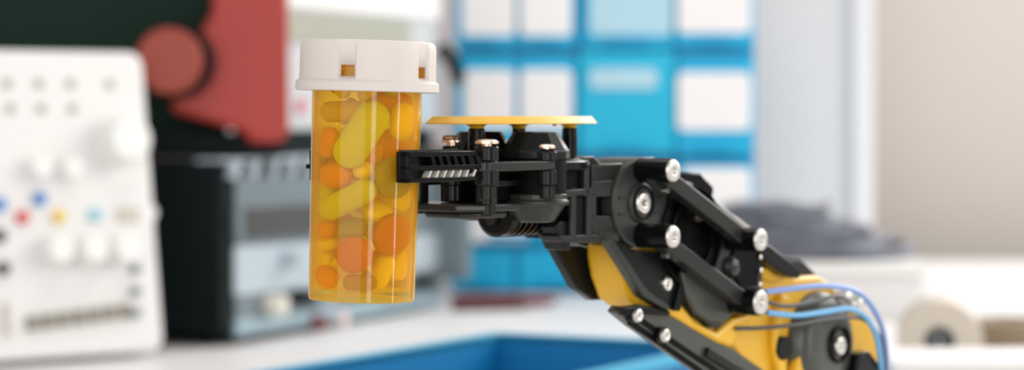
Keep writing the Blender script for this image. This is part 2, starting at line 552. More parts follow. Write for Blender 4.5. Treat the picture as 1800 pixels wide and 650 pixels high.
# ---- fingers (near one q>0, far one q<0)
def finger(sgn, f=None):
    qi, qo, qf = .01755, .0192, .0222
    u0, u1 = U(696, qi), U(838, qf)
    tip = 0.0
    if sgn < 0: u0 += .0022; tip = .0016
    Y = D + SA * (u0 + UB) - CA * qf
    zt, zb = zz(267, Y), zz(321.5, Y)
    zt1, zb1 = zt - .0002, zb + .0002
    H_ = zt - zb
    bm = NB()
    def b(x0, x1, q0, q1, z0, z1):
        a, c = sorted((-sgn * q0, -sgn * q1)); add_box(bm, x0, x1, a, c, z0, z1)
    b(u0, u1, qi, qo, zb, zt)                              # web
    b(u0, u1, qo - .0001, qf, zt - H_ * .17, zt)           # top flange
    b(u0 - tip, u1 + .010, qo - .0001, qf, zb + H_ * .40, zb + H_ * .55)   # middle rail
    b(u0, u1, qo - .0001, qf, zb, zb + H_ * .15)           # bottom flange
    b(u0, u0 + .0016, qo - .0001, qf, zb, zt)              # tip wall
    o = obj('finger', bm, BLACK, arm, bevel=.00025)
    L = u1 - u0
    def ribs(n, s, z0, z1, m, slant, w, name, lab=None):
        bm = NB()
        for i in range(n):
            x = u0 + L * (s + (0.985 - s) * i / (n - 1))
            poly = [(x - slant, z0), (x - slant + w, z0), (x + w, z1), (x, z1)]
            a, c = sorted((-sgn * (qo - .0001), -sgn * (qf - .0002)))
            add_prism(bm, poly, a, c)
        obj(name, bm, m, o, label=lab)
    ribs(7, .34, zb + H_ * .52, zt - H_ * .16, BLACK, -.0013, .0016, 'grip_ribs')
    ribs(7, .34, zb + H_ * .14, zb + H_ * .37, RIBGLINT, .0013, .0008, 'highlight_grip_ribs', 'slanting ribs with highlight painted pale grey')
    bm = NB()
    n = 26
    for i in range(n):
        x = u0 + .001 + (L - .006) * i / n
        a, c = sorted((-sgn * (qi + .0003), -sgn * (qo + .0006)))
        add_box(bm, x, x + .0008, a, c, zt - .0001, zt + .00055)
    obj('grip_teeth', bm, GREYP, o)
    # base of the finger reaching the pivot
    bm = NB()
    a, c = sorted((-sgn * .0175, -sgn * .0215))
    add_prism(bm, [(u1 - .002, zb + H_ * .25), (u1 + .012, zb + H_ * .28), (u1 + .012, zb + H_ * .62), (u1 - .002, zt - H_ * .1)], a, c)
    obj('finger_root', bm, BLACK, o, bevel=.0005)
    return o
finger(1); finger(-1)

# ---- pivots and link bars
qp = .0203
uF, uR = U(856, qp), U(960, qp)
def Yat(u, q): return D + SA * (u + UB) - CA * q
def pivot(u, q, py_cap, y_list, m_head, name='pivot_pin', rad=.0037):
    """vertical pin: stacked collars between picture heights"""
    Y = Yat(u, q)
    bm = NB()
    for (ya, yb, r) in y_list:
        add_lathe(bm, [(r - .0004, zz(yb, Y)), (r, zz(yb, Y) + .0004), (r, zz(ya, Y) - .0004), (r - .0004, zz(ya, Y))], (u, -q, 0), seg=28)
    o = obj(name, bm, BLACK2, arm)
    bm = NB()
    z0 = zz(py_cap, Y)
    r = rad
    add_lathe(bm, [(.0016, z0 - .0004), (.0016, z0 + .0008), (r, z0 + .0008), (r, z0 + .0015), (r * .75, z0 + .0021), (r * .35, z0 + .0023), (.0006, z0 + .0016), (0, z0 + .0016)], (u, -q, 0), seg=24)
    obj('screw', bm, m_head, o, label='copper-coloured screw head')
    return o
for s in (1, -1):
    Yn = Yat(uF, s * qp)
    ref = Yat(uF, qp)
    f = lambda y: HY + (y - HY)                                # same real heights on both sides
    def hz(y): return zz(y, ref)
    for (u, lst, capy, rad) in (
        (uF, [(257, 283, .0039), (298, 326, .0040), (325, 352, .0030)], 257, .0039),
        (uR, [(266, 283, .0038), (298, 325, .0036), (325, 349, .0030)], 265, .0031)):
        Y2 = Yat(u, s * qp)
        Yr = Yat(u, qp)
        conv = lambda y: HY + (y - HY) * Yr / Y2
        pivot(u, s * qp, conv(capy), [(conv(a), conv(b), r) for a, b, r in lst], BRASS, rad=rad)
    # link bar
    bm = NB()
    z1, z0 = zz(282, Yat(uR, qp)), zz(298, Yat(uR, qp))
    n = 10
    pts = []
    for (uc, a0, r) in ((uF - .002, PI / 2, .0036), (uR, -PI / 2, .0031)):
        for i in range(n + 1):
            a = a0 + PI * i / n
            pts.append((uc + r * math.cos(a), -s * qp + r * math.sin(a)))
    add_slab(bm, pts, z0, z1)
    obj('link_bar', bm, GREYP, arm, bevel=.0004)
    # lower inner link, hanging under the first
    bm = NB()
    add_slab(bm, [(uF + .004, -s * .0135), (uF + .004, -s * .0175), (uR - .002, -s * .0150), (uR - .002, -s * .0110)], zz(330, ref), zz(318, ref))
    obj('link_bar', bm, BLACK, arm, bevel=.0004)
    bm = NB()
    add_lathe(bm, [(.0026, zz(381, ref)), (.0030, zz(378, ref)), (.0030, zz(362, ref)), (.0036, zz(359, ref)), (.0036, zz(318, ref))], (uF + .006, -s * .0150, 0), seg=24)
    obj('spacer', bm, BLACK2, arm)

ui = U(793, -.004)
Yi = Yat(ui, -.004)
pivot(ui, -.004, 254, [(256, 300, .0030), (298, 326, .0042), (324, 354, .0036)], BRASS, rad=.0034)
bm = NB(); add_lathe(bm, [(.0013, zz(258, Yi)), (.0013, zz(244, Yi)), (.0032, zz(244, Yi)), (.0034, zz(240, Yi)), (.0020, zz(237.5, Yi)), (0, zz(238.5, Yi))], (ui, .004, 0), seg=24)
obj('screw', bm, BRASS, arm, label='raised copper-coloured screw')

# ---- two drive gear housings (upper dome, gear, lower cup)
qd = .0122
uD = U(941, qd)
Yd = Yat(uD, qd)
for s in (1, -1):
    c = (uD, -s * qd, 0)
    z = lambda y: zz(y, Yd)
    R1 = 60.5 * K * Yd
    bm = NB()
    add_lathe(bm, [(R1, z(279)), (R1, z(264)), (R1 - .0006, z(261)), (R1 * .66, z(233)), (R1 * .62, z(231.5)), (R1 * .3, z(231)), (0, z(231))], c, seg=12, phase=.2)
    dm = obj('upper_gear_cover', bm, BLACK2, arm, bevel=.0004, sharp=12)
    bm = NB()
    add_lathe(bm, [(R1 * .90, z(345)), (R1 * .90, z(279))], c, seg=48)
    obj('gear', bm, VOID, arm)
    bm = NB()
    add_lathe(bm, [(R1 * .50, z(390)), (R1 * .57, z(388)), (R1 * .86, z(362)), (R1 * .99, z(359)), (R1, z(356)), (R1, z(352)), (R1 * .93, z(350)), (R1 * .93, z(340))], c, seg=16, phase=.2)
    obj('lower_gear_cover', bm, FLANGE, arm, bevel=.0003, sharp=15)
# ---- middle plates of the gripper
bm = NB()
add_slab(bm, [(uF + .006, -.013), (uD - .008, -.020), (uD + .014, -.020), (uD + .030, -.012), (uD + .030, .012), (uD + .014, .020), (uD - .008, .020), (uF + .006, .013)], zz(300, Yd), zz(283, Yd))
obj('gripper_plate', bm, BLACK, arm, bevel=.0006)
bm = NB()
add_slab(bm, [(uF - .004, -.010), (uF + .004, -.017), (uD - .013, -.017), (uD - .010, -.0095), (uD + .020, -.0095), (uD + .020, .0095), (uD - .010, .0095), (uD - .013, .017), (uF + .004, .017), (uF - .004, .010)], zz(367, Yd), zz(354, Yd))
obj('gripper_plate', bm, GREYP, arm, bevel=.0006)
bm = NB()
add_slab(bm, [(uF + .001, -.008), (uD - .014, -.012), (uD - .010, -.006), (uD + .010, -.006), (uD + .010, .006), (uD - .010, .006), (uD - .014, .012), (uF + .001, .008)], zz(380, Yd), zz(366, Yd))
obj('gripper_keel', bm, GREYP, arm, bevel=.0012)
bm = NB()
add_box(bm, uD - .018, uD + .016, -.010, .010, zz(352, Yd), zz(299, Yd))
obj('gripper_core', bm, VOID, arm, bevel=.0006)

# ---- gripper motor under the plates: round end and ribbed sleeve
uM = U(880, 0)
Ym = Yat(uM, 0)
zc = zz(373, Ym)
bm = NB(); add_lathe(bm, [(.0070, uM - .004), (.0082, uM - .003), (.0084, uM + .0004), (.0070, uM + .0010)], (0, 0, zc), 'x', seg=40)
gm = obj('gripper_motor', bm, BLACK, arm)
bm = NB()
pr = []
x = uM + .0012
while x < uM + .034:
    pr += [(.0070, x), (.0084, x + .0002), (.0084, x + .0012), (.0070, x + .0014), (.0070, x + .0028)]
    x += .0030
add_lathe(bm, pr, (0, 0, zc), 'x', seg=40)
obj('ribbed_sleeve', bm, BLACK, gm, sharp=20)
bm = NB(); add_lathe(bm, [(.0022, uM - .0055), (.0022, uM - .003)], (0, 0, zc - .002), 'x', seg=16)
obj('motor_shaft', bm, GREYP, gm)

# ---- yellow cover plate on three posts
uP = [U(838, 0), U(912, 0), U(1001, 0)]
Yp = Yat(uP[1], 0)
zt, zb = zz(204.2, Yp), zz(217.5, Yp)
uA, uZ = U(790, 0) - .0035, U(1014, 0) + .004
def plate_ring(k):
    o = [(uA + k, -.0062), (uA + .005 + k * .8, -.0120 + k * .5), (uA + .018 + k * .3, -.0150 + k), (uZ - .020 - k * .3, -.0150 + k), (uZ - .006 - k * .6, -.0105 + k * .6), (uZ - k, -.0055)]
    return o + [(x, -y) for x, y in reversed(o)]
bm = NB()
a = [bm.verts.new((x, y, zb)) for x, y in plate_ring(0)]
b = [bm.verts.new((x, y, zb + .0003)) for x, y in plate_ring(0)]
c = [bm.verts.new((x, y, zt)) for x, y in plate_ring(.0026)]
n = len(a)
for P, Q in ((a, b), (b, c)):
    for i in range(n):
        j = (i + 1) % n
        bm.faces.new((P[i], P[j], Q[j], Q[i]))
bm.faces.new(list(reversed(a))); bm.faces.new(c)
cp = obj('cover_plate', bm, YEL, arm, bevel=.00025, label='yellow gripper top plate')
bm = NB()
for up, q in ((uP[0], 0), (uP[1], 0), (uP[2], 0)):
    add_lathe(bm, [(.0022, zz(226, Yp)), (.0026, zz(221, Yp)), (.0042, zb + .0003)], (up, 0, 0), seg=20)
add_lathe(bm, [(.0006, zb - .0008), (.0009, zb + .0002)], (U(975, 0), 0, 0), seg=10)
obj('plate_studs', bm, YEL, cp)
for up, yb, r in ((uP[0], 285, .0029), (uP[1], 285, .0024), (uP[2], 285, .0027)):
    bm = NB(); Yq = Yat(up, 0)
    add_lathe(bm, [(r, zz(yb, Yq)), (r, zz(245, Yq)), (r * .94, zz(225, Yp))], (up, 0, 0), seg=24)
    obj('post', bm, BLACK, arm, bevel=.0003)

# ---- C bracket behind the gears, column and clip
qb = .0135
bm = NB()
def addside(pts, q0, q1, qt=None): add_prism(bm, PP(pts, q1 if qt is None else qt), -q1, -q0)
addside([(975, 290), (990, 280), (1018, 278), (1037, 285), (1037, 297), (975, 299)], -qb, qb)
addside([(975, 334), (1037, 330), (1037, 343), (1000, 347), (975, 347)], -qb, qb)
addside([(1028, 290), (1037, 285), (1037, 345), (1028, 345)], -qb, qb)
obj('yoke', bm, GREYP, arm, bevel=.0006)
side('yoke_motor', [(974, 297), (1030, 295), (1030, 337), (974, 338)], -qb + .002, qb - .002, VOID, .0004)
bm = NB()
addside([(1016, 277), (1044, 274), (1060, 290), (1060, 296), (1050, 312), (1032, 312), (1030, 290), (1016, 285)], -.006, .010)
obj('clip', bm, BLACK2, arm, bevel=.0010, seg=3)
bm = NB()
addside([(1003, 345), (1041, 343), (1041, 419), (1003, 421)], -.009, .0115)
obj('wrist_column', bm, BLACK, arm, bevel=.0006)
bm = NB()
for px in (1006, 1034):
    u = U(px, .012)
    add_lathe(bm, [(.0015, zz(420, Yat(u, .012))), (.0015, zz(330, Yat(u, .012)))], (u, -.0118, 0), seg=16)
obj('column_ribs', bm, GREYP, arm)
side('column_foot', [(985, 414), (1048, 410), (1062, 416), (1060, 424), (1040, 428), (990, 426)], .003, .0125, GREYP, .0006)
side('column_brace', [(985, 388), (1004, 388), (1003, 440), (994, 440), (975, 398)], .002, .011, BLACK2, .0005)
# wrist block with its window
bm = NB()
addside([(1041, 290), (1100, 286), (1100, 320), (1041, 322)], -.011, .0115)
addside([(1041, 318), (1100, 316), (1100, 346), (1041, 346)], -.011, .0125)
addside([(1041, 378), (1100, 380), (1100, 412), (1041, 408)], -.011, .0125)
addside([(1041, 340), (1049, 340), (1049, 384), (1041, 384)], -.011, .0125)
addside([(1082, 340), (1100, 340), (1100, 384), (1082, 384)], -.011, .0125)
wb = obj('wrist_block', bm, GREYP, arm, bevel=.0004)
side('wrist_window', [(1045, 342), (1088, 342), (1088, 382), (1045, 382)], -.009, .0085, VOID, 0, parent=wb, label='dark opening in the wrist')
side('wrist_top', [(1062, 296), (1100, 280), (1150, 276), (1165, 285), (1150, 300), (1062, 305)], -.012, .006, BLACK2, .0006)

# ---- wrist flange with two standoffs
qf_ = .0125
qe = .0275
uW = 0.5 * (U(1184, qe) + U(1180, qe))
Yw = Yat(uW, qe)
z1, z2 = zz(300, Yw), zz(416, Yw)
zc = .5 * (z1 + z2)
RW = (z1 - z2) / 2 + .0043
bm = NB()
add_lathe(bm, [(RW - .0006, -(qf_ + .0012)), (RW, -(qf_ + .0006)), (RW, .004)], (uW, 0, zc), 'y', seg=64)
add_lathe(bm, [(.0065, -(qf_ + .0024)), (.0072, -(qf_ + .0018)), (.0072, -qf_)], (uW, 0, zc), 'y', seg=40)
wf = obj('wrist_flange', bm, FLANGE, arm, bevel=.0003)
bm = NB()
add_box(bm, uW - RW * .8, uW + RW * .8, -(qf_ + .0018), -qf_, zc + .0016, zc + .0024)
add_box(bm, uW - RW * .8, uW + RW * .8, -(qf_ + .0018), -qf_, zc - .0040, zc - .0032)
obj('flange_ribs', bm, GREYP, wf)
def screw_disc(name, u, z, q, r, m, parent, label=None):
    """round cross-recess screw facing sideways"""
    bm = NB()
    add_lathe(bm, [(0, -(q + .0001)), (r * .18, -(q + .0001)), (r * .34, -(q + .0009)), (r * .62, -(q + .0011)), (r * .9, -(q + .0008)), (r, -(q + .0002)), (r, -(q - .0012))], (u, 0, z), 'y', seg=36)
    o = obj(name, bm, m, parent, label=label)
    return o
screw_disc('screw', uW, zc, qf_ + .0022, .0040, STEEL, wf, 'silver centre screw')
bm = NB(); add_lathe(bm, [(.0060, -(qf_ + .0030)), (.0052, -(qf_ + .0030)), (.0052, -(qf_ + .001)), (.0060, -(qf_ + .001)), (.0060, -(qf_ + .0030))], (uW, 0, zc), 'y', seg=36)
obj('screw_collar', bm, BLACK, wf)
def standoff(u, z, q0, q1, r):
    bm = NB(); add_lathe(bm, [(r * .98, -q1), (r, -(q1 - .0004)), (r, -q0)], (u, 0, z), 'y', seg=36)
    o = obj('standoff', bm, BLACK, arm)
    screw_disc('screw', u, z, q1, r * .93, STEELW, o, 'bright round screw')
    return o
standoff(uW, z1, qf_ - .001, qe, .0043)
standoff(uW, z2, qf_ - .001, qe, .0043)
uE = U(1336, qe)
Ye = Yat(uE, qe)
z3, z4 = zz(421.5, Ye), zz(531.5, Ye)
standoff(uE, z3, .008, qe, .0044)
standoff(uE, z4, .008, qe, .0049)
# ---- two parallel bars
for za, zb2 in ((z1, z3), (z2, z4)):
    d = Vector((uE - uW, zb2 - za)).normalized()
    nn = Vector((-d.y, d.x))
    w = .0029
    A = Vector((uW, za)); B = Vector((uE, zb2))
    pts = []
    for cpt, a0 in ((A, math.atan2(nn.y, nn.x)), (B, math.atan2(-nn.y, -nn.x))):
        for i in range(9):
            a = a0 + PI * i / 8
            pts.append((cpt.x + w * math.cos(a), cpt.y + w * math.sin(a)))
    bm = NB(); add_prism(bm, pts, -.0225, -.0175)
    br = obj('parallel_bar', bm, GREYP, arm, bevel=.0005)
    bm = NB()
    p = A + d * .010 - nn * .0030
    add_lathe(bm, [(.0011, -.0200), (.0011, -.0175)], (p.x, 0, p.y), 'y', seg=14)
    obj('pin', bm, STEEL, br)
    # the same bar on the far side of the arm
    bm = NB(); add_prism(bm, pts, .0150, .0190)
    obj('parallel_bar', bm, BLACK2, arm, bevel=.0005)

# ---- side bracket plates under the wrist and the yellow servo between them
plate = [(1067, 421), (1098, 424), (1112, 438), (1196, 446), (1213, 468), (1208, 505), (1196, 547), (1173, 545), (1131, 521)]
near = side('bracket_plate', plate, .0105, .0130, BLACK2, .0007)
side('bracket_rib', [(1188, 447), (1213, 468), (1208, 505), (1196, 547), (1186, 545), (1198, 500), (1200, 470)], .0125, .0150, BLACK, .0004, parent=near)
side('bracket_edge', [(1067, 421), (1082, 424), (1140, 511), (1180, 538), (1173, 546), (1131, 521)], .0100, .0138, FLANGE, .0004, parent=near)
u, z = H(1172, 498, .0135)
screw_disc('screw', u, z, .0136, .0028, STEEL, near, 'small silver bracket screw')
bm = NB()
far = [(964, 432), (1010, 430), (1040, 436), (1056, 526), (1034, 527), (1005, 505)]
add_prism(bm, PP(far, -.0115), .0090, .0135)
obj('bracket_plate', bm, BLACK2, arm, bevel=.0008)
# yellow servo case (rounded drum)
bm = NB()
u0, zA = H(1036, 426, .004); 
pts = PP([(1088, 424), (1130, 424), (1160, 440), (1205, 470), (1235, 540), (1240, 575), (1215, 585), (1170, 565), (1130, 545), (1108, 528), (1094, 490), (1088, 455)], .008)
add_prism(bm, pts, -.0092, .0075)
sv = obj('servo_case', bm, YEL, arm, bevel=.0028, seg=4, label='yellow servo case')

# ---- gearbox cover between the bars
gb = [(1192, 335), (1215, 318), (1262, 352), (1325, 405), (1342, 440), (1342, 512), (1326, 546), (1292, 553), (1276, 568), (1272, 577), (1252, 577), (1248, 568), (1224, 552), (1204, 515), (1194, 470)]
gbo = side('gearbox_cover', gb, -.014, .0140, FLANGE, .0014)
bm = NB()
uc, zc2 = H(1205, 415, .0145)
for R in (.0120, .0175):
    add_lathe(bm, [(R, -.0140), (R, -.0150), (R + .0009, -.0150), (R + .0009, -.0140)], (uc + .004, 0, zc2), 'y', seg=48)
obj('cover_ring', bm, BLACK, gbo)
side('cover_panel', [(1200, 478), (1262, 486), (1300, 505), (1318, 540), (1290, 551), (1274, 566), (1250, 566), (1226, 550), (1207, 515)], .0135, .0160, OGREY, .0008, parent=gbo)
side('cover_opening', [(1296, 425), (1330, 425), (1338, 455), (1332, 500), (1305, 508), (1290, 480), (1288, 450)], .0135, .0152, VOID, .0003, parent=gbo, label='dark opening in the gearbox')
u, z = H(1290, 470, .016)
bm = NB(); add_lathe(bm, [(.0006, -.0172), (.0030, -.0166), (.0042, -.0150), (.0042, -.0135)], (u, 0, z), 'y', seg=28)
obj('cover_boss', bm, GREYP, gbo)
u, z = H(1232, 383, .0155)
bm = NB(); add_lathe(bm, [(0, -.0162), (.0012, -.0158), (.0015, -.0140)], (u, 0, z), 'y', seg=14)
obj('cover_rivet', bm, BRASS, gbo, label='copper rivet')
bm = NB()
for (px, py) in ((1337, 452), (1338, 475), (1336, 500)):
    u, z = H(px, py, .016)
    add_lathe(bm, [(0, -.0166), (.0009, -.0162), (.0010, -.0140)], (u, 0, z), 'y', seg=12)
obj('cover_rivet', bm, STEEL, gbo)
# hook block, and a highlight painted as a strip behind the bars
side('hook_block', [(1195, 318), (1206, 302), (1232, 303), (1256, 330), (1254, 345), (1240, 347), (1232, 335), (1212, 345)], -.016, -.004, BLACK, .0008)
side('highlight_strip', [(1258, 360), (1268, 362), (1300, 384), (1322, 400), (1312, 408), (1270, 385)], -.012, -.002, BARGLINT, .0006, label='cream strip painted as a highlight behind the upper bar')

# ---- yellow forearm with big motor
yl = [(1160, 548), (1195, 520), (1232, 560), (1268, 578), (1300, 560), (1335, 520), (1336, 470), (1372, 466), (1398, 486), (1440, 484), (1475, 505), (1520, 540), (1546, 585),
      (1550, 700), (1500, 790), (1380, 790), (1340, 690), (1290, 612)]
fo = side('forearm', yl, -.012, .0095, YEL, .0016, label='yellow forearm casing')
side('forearm_ridge', [(1168, 545), (1192, 525), (1222, 562), (1262, 585), (1290, 560), (1326, 553), (1300, 588), (1288, 612), (1262, 602), (1215, 575)], .0090, .0130, YEL, .0014, parent=fo)
side('forearm_ridge', [(1375, 515), (1392, 525), (1372, 585), (1368, 600), (1382, 625), (1385, 660), (1370, 660), (1362, 610), (1362, 580)], .0090, .0125, YEL, .0010, parent=fo)
side('forearm_ridge', [(1342, 470), (1368, 468), (1380, 486), (1362, 496), (1342, 490)], .0090, .0120, YEL, .0010, parent=fo)
# top rail going back from the upper bar
side('top_rail', [(1338, 425), (1356, 432), (1412, 478), (1404, 490), (1380, 484), (1340, 452)], -.004, .0165, BLACK2, .0006)
side('top_rail', [(1396, 462), (1408, 455), (1442, 488), (1434, 498), (1400, 482)], -.010, .006, GREYP, .0006)
# shoulder motor drum facing us
qm = .0165
uS, zS = H(1462, 606, qm)
YS = Yat(uS, qm)
RS = 96 * K * YS
bm = NB()
add_lathe(bm, [(0, -(qm + .0006)), (RS * .40, -(qm + .0006)), (RS * .62, -(qm + .0004)), (RS * .80, -(qm - .0010)), (RS * .92, -(qm - .0035)), (RS * .985, -(qm - .0072)), (RS, -(qm - .0110)), (RS, .010)], (uS, 0, zS), 'y', seg=64)
sm_ = obj('shoulder_motor', bm, OGREY, arm, label='dark round motor drum')
bm = NB()
add_lathe(bm, [(RS * .36, -(qm + .0006)), (RS * .34, -(qm + .0022)), (RS * .29, -(qm + .0022)), (RS * .26, -(qm + .0008)), (RS * .36, -(qm + .0004)), (RS * .36, -(qm + .0006))], (uS + .004, 0, zS), 'y', seg=40)
obj('drum_boss', bm, BLACK, sm_)
screw_disc('screw', uS + .003, zS - .0005, qm + .0018, .0036, STEEL, sm_, 'silver motor screw')
u, z = H(1382, 612, .014)
bm = NB(); add_lathe(bm, [(.0042, -.0135), (.0046, -.0130), (.0046, -.006)], (u, 0, z), 'y', seg=28)
obj('motor_lug', bm, BLACK, sm_)
side('motor_bracket', [(1510, 622), (1528, 616), (1546, 640), (1552, 720), (1520, 720), (1506, 660)], .010, .0200, BLACK, .0008)
bm = NB()
for (px, py, r) in ((1478, 523, .0040), (1500, 534, .0042)):
    u, z = H(px, py, .012)
    add_lathe(bm, [(0, -.0165), (r * .6, -.0158), (r, -.0135), (r, -.006)], (u, 0, z), 'y', seg=28)
obj('drum_highlight', bm, STEELW, sm_, label='bright metal blobs standing for highlights on the drum')  # highlights on top of the drum, shaped as bright metal blobs

# ---- lower beam with slots and two screws
beam = [(1086, 548), (1094, 538), (1130, 537), (1160, 548), (1206, 562), (1290, 612), (1400, 690), (1420, 740), (1340, 740), (1226, 648), (1172, 612), (1118, 574)]
bo = side('lower_beam', beam, .0065, .0120, OGREY, .0010, label='dark grey lower beam with slots')
bm = NB()
for a, b in (((1112, 553), (1350, 712)), ((1106, 565), (1330, 720))):
    p0, p1 = Vector(H(*a, .0122)), Vector(H(*b, .0122))
    d = (p1 - p0).normalized(); nn = Vector((-d.y, d.x)) * .0010
    add_prism(bm, [tuple(p0 + nn), tuple(p1 + nn), tuple(p1 - nn), tuple(p0 - nn)], -.0124, -.0116)
obj('beam_slot', bm, VOID, bo)
bm = NB()
p0, p1 = Vector(H(1240, 618, .0125)), Vector(H(1400, 716, .0125))
d = (p1 - p0).normalized(); nn = Vector((-d.y, d.x)) * .0018
add_prism(bm, [tuple(p0 + nn), tuple(p1 + nn), tuple(p1 - nn), tuple(p0 - nn)], -.0138, -.0118)
obj('beam_rail', bm, BLACK2, bo, bevel=.0004)
side('beam_clamp', [(1090, 540), (1128, 535), (1180, 546), (1178, 556), (1140, 552), (1100, 556)], .0110, .0145, BLACK, .0008, parent=bo)
for (px, py) in ((1121, 554), (1169, 589)):
    u, z = H(px, py, .0150)
    screw_disc('screw', u, z, .0150, .0025, STEELW, bo, 'pale screw head on the beam')
    bm = NB(); add_lathe(bm, [(.0030, -.0145), (.0030, -.0115)], (u, 0, z), 'y', seg=24); obj('screw_seat', bm, BLACK, bo)

# ---- wires
def wire(pts, q, r, m, name='wire', lab=None):
    P3 = []
    for i, (px, py) in enumerate(pts):
        qq = q[i] if isinstance(q, (list, tuple)) else q
        u, z = H(px, py, qq)
        P3.append((u, -qq, z))
    bm = NB(); add_sweep(bm, P3, r, seg=10)
    obj(name, bm, m, arm, label=lab)
wire([(1345, 513), (1400, 506), (1450, 502), (1500, 510), (1530, 535), (1550, 575), (1558, 620), (1560, 680)], [.018, .021, .023, .024, .024, .022, .02, .016], .0011, WIREB, lab='lilac-blue wire')
wire([(1348, 549), (1400, 554), (1450, 548), (1490, 542), (1520, 556), (1540, 590), (1548, 640), (1550, 690)], [.018, .021, .023, .024, .024, .023, .021, .016], .0011, WIREC, lab='light blue wire')
wire([(1350, 531), (1385, 538), (1430, 530), (1470, 520), (1495, 530)], [.018, .02, .021, .021, .017], .0008, WIREK, lab='black wire')
wire([(1292, 577), (1340, 576), (1400, 570), (1460, 560), (1515, 560), (1545, 590), (1554, 640), (1556, 700)], [.0135, .018, .022, .023, .023, .022, .021, .016], .0008, WIREK, lab='thin dark wire')

# ---- the arm below the picture: upper arm, turntable and base on the table
bm = NB()
add_prism(bm, [(-.030, .055), (.026, .055), (uS + .022, zS - .004), (uS + .010, zS + .010), (uS - .016, zS + .004), (uS - .026, zS - .022)], -.0140, -.0100)
add_prism(bm, [(-.030, .055), (.026, .055), (uS + .022, zS - .004), (uS + .010, zS + .010), (uS - .016, zS + .004), (uS - .026, zS - .022)], .0100, .0140)
obj('upper_arm', bm, YEL, arm, bevel=.001)
bm = NB(); add_lathe(bm, [(.040, .032), (.040, .048), (.034, .056), (0, .056)], seg=48); obj('turntable', bm, BLACK2, arm)
bm = NB(); add_slab(bm, rrect(-.055, .055, -.055, .055, .012), 0.0, .034); obj('base', bm, YEL, arm, bevel=.002)

# ================================================================ background
def at(px, py, d): return ray(px, py) * d

# ---- white electronics trainer panel on the left
P_br = at(290, 628, 0); 
dBR, dBL = -TABLE / ((628 - HY) * K), -TABLE / ((648 - HY) * K)
BR, BL = ray(290, 628) * dBR, ray(0, 648) * dBL
e = (BR - BL); e.z = 0; e.normalize()
mback = Vector((-e.y, e.x, 0))
ln = math.radians(8.4)
v = (mback * math.sin(ln) + Vector((0, 0, math.cos(ln)))).normalized()
TF = Frame(BR, e, v)
tr = thing('trainer_panel', 'white electronics training console with knobs and coloured sockets leaning at left', 'instrument', frame=TF)
W_, Hh = .34, TF.hit(240, 91)[1]
x1 = TF.hit(292, 560)[0]
bm = NB(); add_prism(bm, rrect(-W_, 0.0, .0055, Hh, .012, 7), 0, .028); obj('case', bm, WHITE, tr, bevel=.003, seg=3)
bm = NB(); add_box(bm, -.25, -.03, .028, .075, .0125, .04); obj('rear_foot', bm, WHITE, tr, bevel=.003)
def disc(name, px, py, r_px, m, parent, F, h=.006, off=0.0, d=2.0, label=None, taper=.92, seg=32):
    x, z = F.hit(px, py, off)
    r = r_px * K * d
    bm = NB(); add_lathe(bm, [(r * taper, -h), (r, -h * .8), (r, .001)], (x, off, z), 'y', seg=seg)
    return obj(name, bm, m, parent, label=label)
for px, py in ((13, 147), (68, 147), (124, 147), (193, 148), (18, 191), (72, 191), (127, 191)):
    disc('jack_hole_shade', px, py, 9, mat('hole_shade', (0.38, 0.35, 0.30), .6), tr, TF, h=.0012)  # flat discs tinted as the shade inside the holes
disc('dial', 205, 250, 44, WHITE2, tr, TF, h=.026, label='large white dial', taper=.86)
for px, py in ((62, 296), (118, 298)):
    disc('small_dial', px, py, 20, WHITE2, tr, TF, h=.014)
for px in (90, 150, 208):
    disc('small_dial', px, 440, 27, WHITE2, tr, TF, h=.020, taper=.88)
for px, py, m in ((68, 350, TBLUE), (38, 382, TRED), (102, 381, TYEL), (166, 378, TCYAN), (-2, 360, TBLUE), (-2, 415, DKMARK), (4, 472, DKMARK)):
    disc('socket', px, py, 12, m, tr, TF, h=.004)
for py in (433, 473, 512, 550):
    disc('switch', 236, py, 9, SLATE, tr, TF, h=.005)
bm = NB()
for i in range(7):
    x, z = TF.hit(55 + i * 27, 568 - i * 3.5)
    add_box(bm, x - .0040, x + .0040, -.005, .001, z - .0055, z + .0055)
obj('terminal_strip', bm, mat('olive_terminal', (0.24, 0.22, 0.17), .5), tr)
bm = NB(); x, z = TF.hit(228, 378); add_box(bm, x - .012, x + .008, -.0015, .001, z - .006, z + .006); obj('label_strip', bm, BEIGEM, tr)
bm = NB(); x, z = TF.hit(10, 560); add_box(bm, x - .0016, x + .0016, -.004, .001, z - .014, z + .012); obj('slide_switch', bm, BEIGEM, tr)
bm = NB(); x, z = TF.hit(276, 372); add_lathe(bm, [(.006, -.004), (.008, .0), (.008, .02)], (-.002, .006, z), 'y', seg=20); obj('side_latch', bm, WHITE, tr)

# ---- bench instrument with screen and knobs, standing askew behind the bottle
d1, d2 = -TABLE / ((612 - HY) * K), -TABLE / ((541 - HY) * K)
C1, C2 = ray(400, 612) * d1, ray(778, 541) * d2
SF = Frame(C1, (C2 - C1).normalized())
sc = thing('bench_instrument', 'black-cased bench instrument with grey front, dark screen and knobs behind the bottle', 'instrument', frame=SF)
Lx = (C2 - C1).length
Hz = SF.hit(400, 284)[1]
bm = NB(); add_prism(bm, rrect(-.004, Lx, .012, Hz, .006), .004, .30); obj('case', bm, DTEAL, sc, bevel=.002)
for x in (.03, Lx - .03):
    for y in (.03, .27):
        bm = NB(); add_lathe(bm, [(.012, .0005), (.012, .0125)], (x, y, 0), seg=16); obj('foot', bm, DTEAL, sc)
def onp(pts, F, off, thick, name, m, parent, bev=.001, label=None):
    bm = NB(); add_prism(bm, F.poly(pts, off), off - thick, off + .002); return obj(name, bm, m, parent, bevel=bev, label=label)
onp([(412, 312), (770, 300), (770, 534), (412, 588)], SF, .004, .002, 'front_panel', SGREY, sc)
